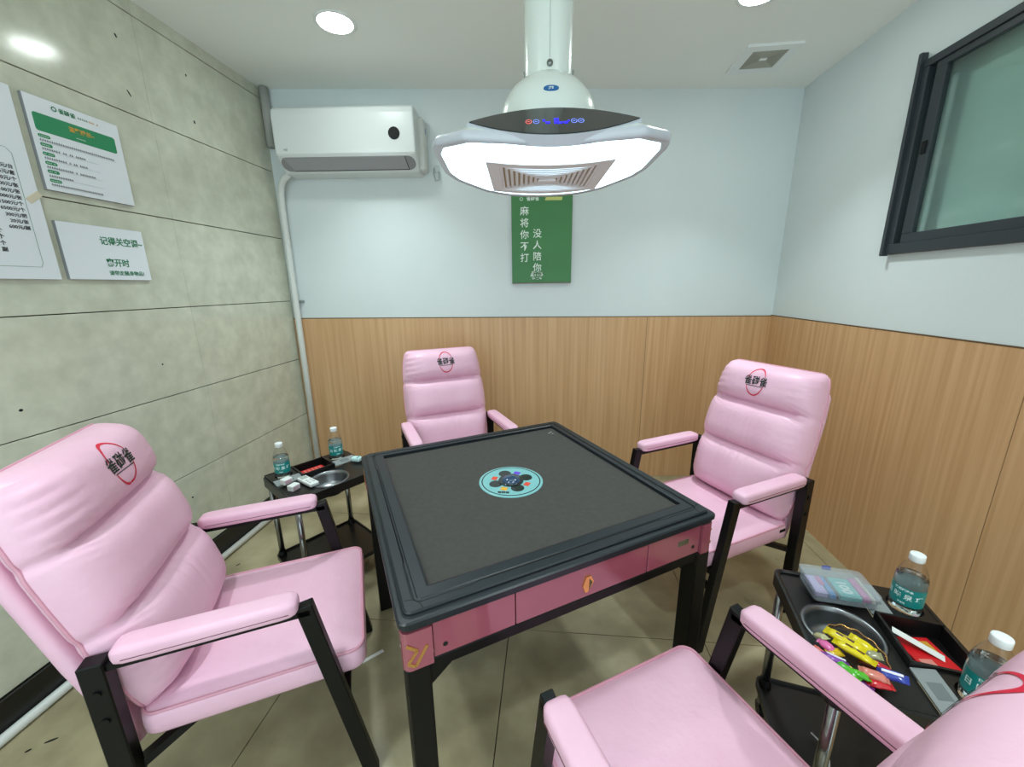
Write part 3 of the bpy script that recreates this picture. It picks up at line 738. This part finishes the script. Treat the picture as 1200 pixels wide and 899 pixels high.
    for s, dz in ((.85, .008), (.6, .012), (.3, .0135), (.02, .014)):
        cur = [bm.verts.new((cx+(p[0]-cx)*s, p[1]*s, .399+dz)) for p in rr[-1]]
        for k in range(n): bm.faces.new((prev[k], prev[(k+1) % n], cur[(k+1) % n], cur[k]))
        prev = cur
    bm.faces.new(prev)
    st = build('seat', bm, m_pink, t, True)
    bm = bmesh.new(); tube(bm, [(cx+x, y, .3965) for x, y in rrect(hx-.006, hy-.006, .036, 6)], .0045, 6, True); build('piping', bm, m_pinkd, st, True)
    bm = bmesh.new(); box(bm, (-.19, .2615, .375), (.035, .003, .012)); build('brand_tag', bm, m_black, st)
    for s in (-1, 1):
        yc = s*.279
        bm = bmesh.new(); rr = []
        for x, zz, kk in ((.160, .5, .55), (.154, .78, .80), (.142, .94, .94), (.12, 1, 1), (0, 1, 1), (-.15, 1, 1), (-.20, .95, .97), (-.216, .82, .86), (-.224, .5, .6)):
            rr.append([(x, yc+a, .6275+b*zz) for a, b in rrect(.033*kk, .0235, .014*kk, 4)])
        rings_loft(bm, rr); ar = build('armrest', bm, m_pink, t, True)
        for q in (-1, 1):
            bm = bmesh.new(); tube(bm, [(x, yc+q*.0334, .6225) for x in (-.20, -.1, 0, .1, .14)], .0010, 5); build('stitching', bm, m_stitch, ar)
        bm = bmesh.new(); bar(bm, (.185, yc, .5975), (-.262, yc, .5975), .016, .030); build('arm_rail', bm, m_black, t)
        bm = bmesh.new(); bar(bm, (.172, yc, .618), (.277, yc, .0), .042, .030, bev=.002); build('front_leg', bm, m_black, t)
        bm = bmesh.new(); box(bm, (-.262, yc+s*.003, .309), (.048, .040, .618), bev=.003, seg=1); rl = build('rear_leg', bm, m_black, t)
        for z in (.46, .54):
            bm = bmesh.new(); cyl(bm, (-.262, yc+s*.022, z), (-.262, yc+s*.027, z), .009, 12); build('bolt', bm, m_black, rl)
        bm = bmesh.new(); bar(bm, (-.255, s*.262, .262), (-.11, s*.19, .312), .022, .03); build('strut', bm, m_black, t)
        bm = bmesh.new(); bar(bm, (-.20, s*.17, .313), (.22, s*.17, .313), .022, .03); build('side_rail', bm, m_black, t)
        bm = bmesh.new(); bar(bm, (.222, s*.16, .305), (.222, s*.272, .305), .03, .03, (1, 0, 0)); build('rail_bracket', bm, m_black, t)
    bm = bmesh.new(); bar(bm, (.238, -.27, .235), (.238, .27, .235), .02, .025, (1, 0, 0)); build('front_stretcher', bm, m_black, t)
    bm = bmesh.new(); bar(bm, (-.20, -.19, .300), (-.20, .19, .300), .025, .03, (1, 0, 0)); build('rear_stretcher', bm, m_black, t)
    for c in t.children_recursive:            # lift everything but the feet to the real seat height
        for v in c.data.vertices:
            if v.co.z > .03: v.co.z += CDZ
            elif v.co.x > 0: v.co.x += .0089
    t.scale = (CK, CK, CK)
    return t
ch = make_chair()
CH = [((-.931, .997), 26.67, 'pink armchair on the left, with its back to the stone tiled wall'),
      ((.744, 1.773), 208.42, 'pink armchair standing on the right against the wood panelling of the right wall'),
      ((-.518, 2.138), 299.28, 'pink armchair at the far side of the table below the air conditioner'),
      ((.337, .608), 118.71, 'pink armchair nearest the viewer, cut by the lower right corner')]
for i, ((x, y), a, lb) in enumerate(CH):
    o = ch if i == 0 else copy_tree(ch)
    o.location = (x*CK, y*CK, 0); o.rotation_euler = (0, 0, math.radians(a)); o['label'] = lb

# ------------------------------------------------------------------ side tables
def hole_plate(bm, x0, x1, y0, y1, z0, z1, cx, cy, r, n=48):
    """rectangular slab with a round hole, solid on all sides"""
    T_, B_, TO, BO = [], [], [], []
    ang = sorted(set([2*PI*k/n for k in range(n)] + [math.atan2(y-cy, x-cx) % (2*PI) for x in (x0, x1) for y in (y0, y1)]))
    for a in ang:
        c, s = math.cos(a), math.sin(a); k = 1e9
        if c > 1e-9: k = min(k, (x1-cx)/c)
        if c < -1e-9: k = min(k, (x0-cx)/c)
        if s > 1e-9: k = min(k, (y1-cy)/s)
        if s < -1e-9: k = min(k, (y0-cy)/s)
        T_.append(bm.verts.new((cx+r*c, cy+r*s, z1))); B_.append(bm.verts.new((cx+r*c, cy+r*s, z0)))
        TO.append(bm.verts.new((cx+k*c, cy+k*s, z1))); BO.append(bm.verts.new((cx+k*c, cy+k*s, z0)))
    m = len(ang)
    for i in range(m):
        j = (i+1) % m
        for a, b, c, d in ((T_[i], TO[i], TO[j], T_[j]), (B_[i], B_[j], BO[j], BO[i]), (T_[i], T_[j], B_[j], B_[i]), (TO[i], BO[i], BO[j], TO[j])): bm.faces.new((a, b, c, d))
def make_side_table():
    t = thing('side_table', 'x', 'side table', (0, 0, 0), 0, 'black side tables')
    X0, X1, Y = -.172, .172, .200
    bm = bmesh.new(); hole_plate(bm, X0+.012, .022, -Y+.012, Y-.012, .572, .592, -.072, 0, .076); build('front_tray', bm, m_tray, t)
    bm = bmesh.new()
    rings_loft(bm, [[(x, y, z) for x, y in rrect(h1, h2, r, 5)] for h1, h2, r, z in ((.172, .200, .025, .556), (.172, .200, .025, .600), (.166, .194, .02, .602), (.160, .188, .016, .598), (.160, .188, .016, .556))], False, False)
    build('tray_rim', bm, m_tray, t)
    bm = bmesh.new()
    for s in (-1, 1): hole_plate(bm, .066, .164, *sorted((s*.074, s*.190)), .586, .606, .112, s*.127, .037, 32)
    box(bm, (.165, 0, .597), (.008, .38, .022)); build('back_shelf', bm, m_tray, t)
    for s in (-1, 1):
        bm = bmesh.new(); lathe(bm, [(.037, .600), (.036, .590), (.001, .5895)], 32, (.112, s*.127, 0), False, False); build('cup_well', bm, m_trayin, t, True)
        bm = bmesh.new(); c = (.044, s*.132, .6015); R = Matrix.Rotation(-.22, 3, 'Y'); box(bm, c, (.046, .110, .008), R, .001, 1); cs = build('charging_strip', bm, m_strip, t)
        bm = bmesh.new(); box(bm, (c[0], c[1], c[2]+.0042), (.026, .040, .0012), R); build('recessed_pad', bm, mat('strip_pad', '#6b7272', .4), cs)
    # ash compartment
    bm = bmesh.new()
    for c_, s_ in (((.026, 0, .588), (.006, .148, .056)), ((.161, 0, .588), (.006, .148, .044)), ((.094, .072, .588), (.138, .006, .052)), ((.094, -.072, .588), (.138, .006, .052)), ((.094, 0, .562), (.138, .148, .004))):
        box(bm, c_, s_)
    build('card_compartment', bm, m_trayin, t)
    bm = bmesh.new(); lathe(bm, [(.086, .5930), (.086, .5955), (.080, .5965), (.076, .5940), (.073, .58), (.066, .545), (.058, .530), (.002, .528)], 48, (-.072, 0, 0), False, False); build('steel_pot', bm, m_pot, t, True)
    bm = bmesh.new(); lathe(bm, [(.075, .575), (.070, .545), (.060, .524), (.002, .522)], 48, (-.072, 0, 0), False, False); build('pot_underside', bm, m_steel, t, True)
    for sx in (-1, 1):
        for sy in (-1, 1):
            x, y = sx*.148, sy*.176
            bm = bmesh.new(); cyl(bm, (x, y, .05), (x, y, .585), .0125, 16); lg = build('leg', bm, m_steel, t, True)
            bm = bmesh.new(); cyl(bm, (x, y, .138), (x, y, .162), .019, 16, .015); build('collar', bm, m_black, lg)
            bm = bmesh.new(); cyl(bm, (x-.009, y, .024), (x+.009, y, .024), .024, 16); cyl(bm, (x, y, .03), (x, y, .06), .01, 10); build('caster', bm, m_black, lg)
    bm = bmesh.new(); prism(bm, rrect(.172, .200, .025, 5), .118, .132); sh = build('lower_shelf', bm, m_tray, t)
    bm = bmesh.new(); rings_loft(bm, [[(x, y, z) for x, y in rrect(h1, h2, r, 5)] for h1, h2, r, z in ((.172, .200, .025, .13), (.172, .200, .025, .142), (.166, .194, .02, .142), (.164, .192, .02, .13))], False, False); build('shelf_lip', bm, m_tray, sh)
    return t
KX, KZ = 1.0476, .9335
RT, RA = Vector((.845, .901, 0)), math.radians(-12.5)
LT, LA = Vector((-1.113, 1.678, 0)), math.radians(145)
st = make_side_table(); st.scale = (KX, KX, KZ); st.location = RT; st.rotation_euler = (0, 0, RA); st['label'] = 'black side table with sweets, on the right beside the nearest armchair'
s2 = copy_tree(st); s2.location = LT; s2.rotation_euler = (0, 0, LA); s2['label'] = 'black side table with a remote control, by the left wall behind the left armchair'
def on_table(P, a, x, y, z):
    x *= KX; y *= KX; z *= KZ
    return P + Vector((x*math.cos(a)-y*math.sin(a), x*math.sin(a)+y*math.cos(a), z))

# ------------------------------------------------------------------ bottles
def make_bottle():
    t = thing('water_bottle', 'x', 'bottle', (0, 0, 0), 0, 'small water bottles')
    p = [(.026, 0), (.030, .002), (.0325, .008), (.0325, .012), (.0315, .015), (.0325, .018), (.0325, .024), (.0315, .0265), (.0325, .029), (.0325, .086), (.0330, .090), (.0330, .100), (.0322, .106), (.0312, .110), (.0306, .1125), (.0290, .118), (.0282, .1205), (.0258, .127), (.0248, .130), (.0215, .138), (.0165, .146), (.0132, .150), (.0128, .156)]
    bm = bmesh.new(); lathe(bm, p, 40, cap1=False); b = build('bottle_body', bm, m_bottle, t, True)
    bm = bmesh.new(); lathe(bm, [(max(.001, r-.0012), z+.001) for r, z in p if z < .108] + [(.0304, .1085)], 40); build('water', bm, m_water, t, True)
    bm = bmesh.new(); lathe(bm, [(.0329, .033), (.0329, .083)], 40, cap0=False, cap1=False); lb = build('label', bm, m_label, t, True)
    bm = bmesh.new(); lathe(bm, [(.0327, .033), (.0327, .083)], 40, cap0=False, cap1=False); build('label_back', bm, mat('label_inside', '#c9d6d6', .5), lb, True)
    for body, z, s in (('饮用纯净水', .076, .0075), ('日 晓 泉 巧', .058, .017), ('净含量', .040, .005)):
        for off in (0, PI):
            me = text_mesh(body, s, .0003, ext=0)
            for v in me.vertices:
                a = v.co.x/.0332+off; v.co = Vector((.0332*math.cos(a), .0332*math.sin(a), z+v.co.y))
            link('label_lettering', me, m_labelw, lb)
    bm = bmesh.new(); lathe(bm, [(.0150, .153), (.0156, .154), (.0156, .169), (.0148, .1715), (.0120, .172)], 32); build('cap', bm, m_cap, t, True)
    return t
bt = make_bottle(); bt.scale = (KX, KX, KX)
BOT = [(RT, RA, .112, .127, 2.6, 'water bottle with teal label on the right side table, nearer the wood wall'),
       (RT, RA, .112, -.127, 2.5, 'water bottle with teal label behind the nearest armchair, at the right edge'),
       (LT, LA, .112, .127, 1.6, 'water bottle with teal label on the left side table, in front of the stone wall'),
       (LT, LA, .112, -.127, 1.4, 'water bottle with teal label on the left side table, nearer the back wall')]
for i, (P, a, x, y, rz, lb) in enumerate(BOT):
    o = bt if i == 0 else copy_tree(bt)
    o.location = on_table(P, a, x, y, .5905); d = Vector((0, 0, 0))-o.location
    o.rotation_euler = (0, 0, math.atan2(d.y, d.x)+.25*(1 if i % 2 else -1)); o['label'] = lb

# ------------------------------------------------------------------ things on the right side table
sb = thing('storage_box', 'clear plastic lidded box of game counters on the right side table', 'box', on_table(RT, RA, -.040, .128, .6085), RA+math.radians(4))
bm = bmesh.new(); rings_loft(bm, [[(x, y, z) for x, y in rrect(h1, h2, .010, 4)] for h1, h2, z in ((.074, .050, 0), (.078, .054, .030), (.0765, .0525, .030), (.073, .049, .002))]); build('tub', bm, m_clear, sb)
bm = bmesh.new(); rings_loft(bm, [[(x, y, z) for x, y in rrect(h1, h2, .011, 4)] for h1, h2, z in ((.080, .056, .030), (.080, .056, .040), (.077, .053, .042))]); lid = build('lid', bm, m_clear, sb)
bm = bmesh.new(); box(bm, (-.004, .0565, .036), (.022, .004, .012), bev=.001); build('clasp', bm, mat('blue_clasp', '#2038a8', .3), sb)
def chip(x, y, sx, sy, m, z=.018, h=.014):
    bm = bmesh.new(); box(bm, (x, y, z), (sx, sy, h), bev=.0012, seg=1); return build('counter_stack', bm, m, sb)
chip(-.056, -.008, .030, .072, m_lilac); chip(-.042, .006, .014, .034, m_magenta, .026, .006); chip(-.030, -.010, .013, .078, m_blue); chip(-.019, -.008, .006, .076, m_trayin)
c = chip(.014, -.008, .052, .076, m_teal); chip(.052, -.002, .018, .082, m_magenta); chip(.068, 0, .008, .09, m_pale)
o = link('counter_number', text_mesh('100', .034, .0012), m_posterw, c); o.matrix_local = Matrix.Translation((.012, -.008, .0256)) @ Matrix.Rotation(-PI/2, 4, 'Z')
cc = thing('card_packet', 'red card packet lying in the card compartment of the right side table', 'card packet', on_table(RT, RA, .094, -.006, .566), RA+.25)
bm = bmesh.new(); box(bm, (0, 0, .007), (.085, .100, .014), bev=.001, seg=1); build('packet', bm, m_redpack, cc)
bm = bmesh.new(); box(bm, (.018, .018, .0145), (.026, .038, .001)); build('gold_print', bm, mat('packet_gold', '#c9952c', .4), cc)
bm = bmesh.new(); box(bm, (-.02, -.03, .0145), (.03, .03, .001)); build('pink_print', bm, mat('packet_pink', '#d98a80', .4), cc)
bm = bmesh.new(); box(bm, (0, 0, 0), (.022, .100, .0008), Matrix.Rotation(.9, 3, 'Z') @ Matrix.Rotation(.22, 3, 'X'))
o = tag(build('paper_slip', bm, m_paper), 'white paper slip leaning on the red card packet at right', 'paper'); o.location = on_table(RT, RA, .082, .010, .5925)
# plate of sweets
PC = on_table(RT, RA, -.082, -.078, .597)
pl = thing('sweet_dish', 'scalloped gold-edged dish of sweets resting on the steel pot', 'dish', PC, RA)
bm = bmesh.new(); N = 72; rr = []
def scal(r, z, amp): return [((r+amp*math.cos(12*2*PI*k/N))*math.cos(2*PI*k/N)*.88, (r+amp*math.cos(12*2*PI*k/N))*math.sin(2*PI*k/N)*1.08, z+amp*.5*math.cos(12*2*PI*k/N)) for k in range(N)]
for r, z, a in ((.002, .002, 0), (.035, .002, 0), (.050, .008, .0005), (.066, .020, .002), (.0655, .0215, .002), (.049, .010, .0005), (.034, .0045, 0), (.002, .0045, 0)): rr.append(scal(r, z, a))
rings_loft(bm, rr); build('dish_body', bm, mat('dark_dish', '#2b2320', .25), pl, True)
bm = bmesh.new(); tube(bm, scal(.066, .021, .002), .0012, 6, True); build('gold_edge', bm, m_gold, pl, True)
def wrapper(name, ln, wd, th, ends=.18):
    """sweet in a pillow wrapper with crimped flat ends along x"""
    bm = bmesh.new(); rr = []; n = 16
    for t, k in ((-1, .05), (-1+ends*.98, .06), (-1+ends, .35), (-.62, .8), (-.3, 1), (0, 1), (.3, 1), (.62, .8), (1-ends, .35), (1-ends*.98, .06), (1, .05)):
        flat = abs(t) > 1-ends
        rr.append([(t*ln/2, wd/2*math.cos(a)*(.95 if flat else (.75+.25*k)) + (.0008*math.sin(7*t) if not flat else 0), th/2*k*math.sin(a)+.0006*math.sin(5*a+9*t)*(0 if flat else 1)) for a in [2*PI*q/n for q in range(n)]])
    rings_loft(bm, rr); return done(bm, name)
w_long = wrapper('wrapper_long', .078, .024, .015); w_mid = wrapper('wrapper_mid', .05, .022, .014, .2); w_short = wrapper('wrapper_short', .036, .020, .013, .22)
def cm(name, col): return mat('wrapper_'+name, col, .22, spec=.7)
def sweet(me, px, py, z, yaw, tilt, roll, mt, label, stripe=None):
    me2 = me.copy(); me2.materials.clear(); me2.materials.append(mt)
    o = bpy.data.objects.new('wrapped_sweet', me2); COL.objects.link(o)
    for p in me2.polygons: p.use_smooth = True
    q = onz(px, py, z*KZ)
    o.scale = (KX, KX, KX); o.location = q; o.rotation_euler = (roll, tilt, math.radians(yaw)); tag(o, label, 'sweet', 'wrapped sweets in the dish')
    if stripe:
        bm = bmesh.new(); box(bm, (0, .001, .0072), (.034, .006, .001), bev=.0003, seg=1); build('printed_band', bm, stripe, o)
Zs = .632
m_choc = mat('wrapper_print', '#5a3320', .4)
sweet(w_long, 990, 750, Zs+.006, -52, -.05, .15, cm('yellow', '#e3cf15'), 'long yellow wrapped sweet lying on top in the middle of the dish', m_choc)
sweet(w_long, 1001, 764, Zs+.004, -49, .0, -.1, cm('yellow', '#e3cf15'), 'long yellow wrapped sweet in front of the other yellow one', m_choc)
sweet(w_mid, 1010, 755, Zs-.004, -52, .1, .4, cm('yellow', '#e3cf15'), 'half hidden yellow sweet at the back of the dish')
sweet(w_short, 962, 746, Zs, -80, -.5, 0, cm('pale_green', '#b9b68a'), 'pale green and white sweet at the left tip of the dish')
sweet(w_short, 969, 757, Zs-.002, -60, .2, .3, cm('pink', '#e06aa8'), 'small pink sweet on the left side of the dish')
sweet(w_short, 978, 765, Zs-.008, 10, 0, .2, cm('amber', '#d9b21f'), 'small amber sweet under the long yellow ones')
sweet(w_mid, 979, 773, Zs-.004, -28, .1, -.2, cm('purple', '#8b4cae'), 'purple and white sweet on the near left side of the dish', mat('wrapper_white', '#e3dff0', .4))
sweet(w_short, 962, 766, Zs-.012, -60, .1, .2, cm('coral', '#e0766a'), 'coral pink sweet at the left rim of the dish')
sweet(w_mid, 993, 786, Zs-.004, -60, .0, .3, cm('green', '#52b52a'), 'bright green sweet near the front of the dish, left of its twin')
sweet(w_short, 1008, 791, Zs-.002, -25, .1, -.2, cm('green', '#52b52a'), 'bright green sweet near the front of the dish, right of its twin')
sweet(w_mid, 1022, 778, Zs-.008, -25, .1, .2, cm('brown', '#7a3b26'), 'brown sweet on the right side of the dish')
sweet(w_short, 1022, 768, Zs-.006, -20, -.2, .2, cm('olive_clear', '#9c9a78'), 'greyish see-through sweet at the back right of the dish')
sweet(w_mid, 1024, 791, Zs, -25, 0, .1, cm('salmon', '#d98272'), 'salmon and clear sweet at the near right of the dish')
sweet(w_short, 1034, 783, Zs-.004, -50, 0, .1, cm('crimson', '#b31631'), 'crimson sweet next to the blue one')
sweet(w_mid, 1046, 792, Zs+.004, -35, -.2, .2, cm('blue', '#3949a8'), 'blue and white sweet hanging over the right rim of the dish', mat('wrapper_white', '#e3dff0', .4))
sweet(w_mid, 1030, 801, Zs-.010, -10, .0, .1, cm('red', '#d3202c'), 'red sweet at the front rim of the dish')
sweet(w_mid, 1006, 802, Zs-.014, -40, .0, .1, cm('violet', '#6d2f7a'), 'dark violet sweet at the near rim of the dish')
# cable on the lower shelf
bm = bmesh.new(); P0 = on_table(RT, RA, -.10, -.02, .146)
tube(bm, [P0+Vector(v) for v in ((.05, .06, .0), (.06, .03, .004), (.055, -.01, 0), (.03, -.05, 0), (.035, -.09, 0), (.06, -.12, 0))], .0025, 8)
tag(build('charging_cable', bm, m_wire, smooth=True), 'thin white cable on the lower shelf of the right side table', 'cable')

# ------------------------------------------------------------------ things on the left side table
for (x, y, rz, lb) in ((-.048+.06, .150, .2, 'small white box at the corner of the left side table'), (-.052, .146, .35, 'small white box beside the remote control')):
    t = thing('charger_box', lb, 'charger', on_table(LT, LA, x, y, .604 if x > 0 else .593), LA+rz, 'small white chargers on the left side table')
    bm = bmesh.new(); box(bm, (0, 0, .013), (.034, .042, .026), bev=.003); build('housing', bm, m_whitep, t)
    bm = bmesh.new(); box(bm, (-.0172, 0, .013), (.001, .03, .018)); build('pink_face', bm, mat('charger_pink', '#d9b7c4', .4), t)
rc = thing('remote_control', 'white air conditioner remote control on the left side table', 'remote control', on_table(LT, LA, -.022, .085, .597), LA+.12)
bm = bmesh.new(); box(bm, (-.025, 0, .009), (.120, .042, .016), bev=.004, seg=2); rb = build('body', bm, m_whitep, rc)
bm = bmesh.new(); box(bm, (.012, 0, .0173), (.034, .030, .0008)); build('screen', bm, mat('remote_screen', '#a9b4b0', .2), rb)
for i in range(3):
    for j in range(2):
        bm = bmesh.new(); box(bm, (-.030-.016*i, -.009+.018*j, .0175), (.009, .010, .002), bev=.0006, seg=1); build('button', bm, mat('remote_button', '#b9bfbf', .4), rb)
rc.rotation_euler = (0, 0, LA+.1)
t = thing('card_packet', 'red card packet in the compartment of the left side table', 'card packet', on_table(LT, LA, .090, .005, .5645), LA)
bm = bmesh.new(); box(bm, (0, 0, .012), (.050, .105, .024), bev=.001, seg=1); build('packet', bm, m_redpack, t)
bm = bmesh.new()
for k in range(5): box(bm, (0, -.036+.018*k, .0243), (.03, .007, .0008))
build('print', bm, mat('packet_pink', '#d98a80', .4), t)
t = thing('tissue_packet', 'pale turquoise tissue packet at the end of the left side table', 'tissue packet', on_table(LT, LA, -.004, -.172, .598), LA+.5)
bm = bmesh.new(); box(bm, (0, 0, .012), (.05, .032, .024), bev=.008, seg=3); build('packet', bm, mat('tissue_wrap', '#c9ecea', .35), t, True)
bm = bmesh.new(); box(bm, (-.012, 0, .0238), (.012, .028, .001)); build('flap', bm, m_turq, t)
# narrow pale strip on the floor
bm = bmesh.new(); q = onz(437, 769, .002); box(bm, (0, 0, .0015), (.085, .014, .002), bev=.0005, seg=1)
o = tag(build('pale_strip', bm, m_paper), 'narrow white strip on the floor below the table', 'paper scrap'); o.location = q+Vector((0, 0, -.0015)); o.rotation_euler = (0, 0, .75)
for px, py, ln, a in ((60, 868, .035, .6), (33, 880, .016, .8), (279, 662, .022, .9)):
    bm = bmesh.new(); prism(bm, [(ln/2*math.cos(k*PI/5), .004*math.sin(k*PI/5)) for k in range(10)], .0001, .0008); o = build('chipped_spot', bm, m_dark, floor); q = onz(px, py, 0); o.location = q; o.rotation_euler = (0, 0, a)
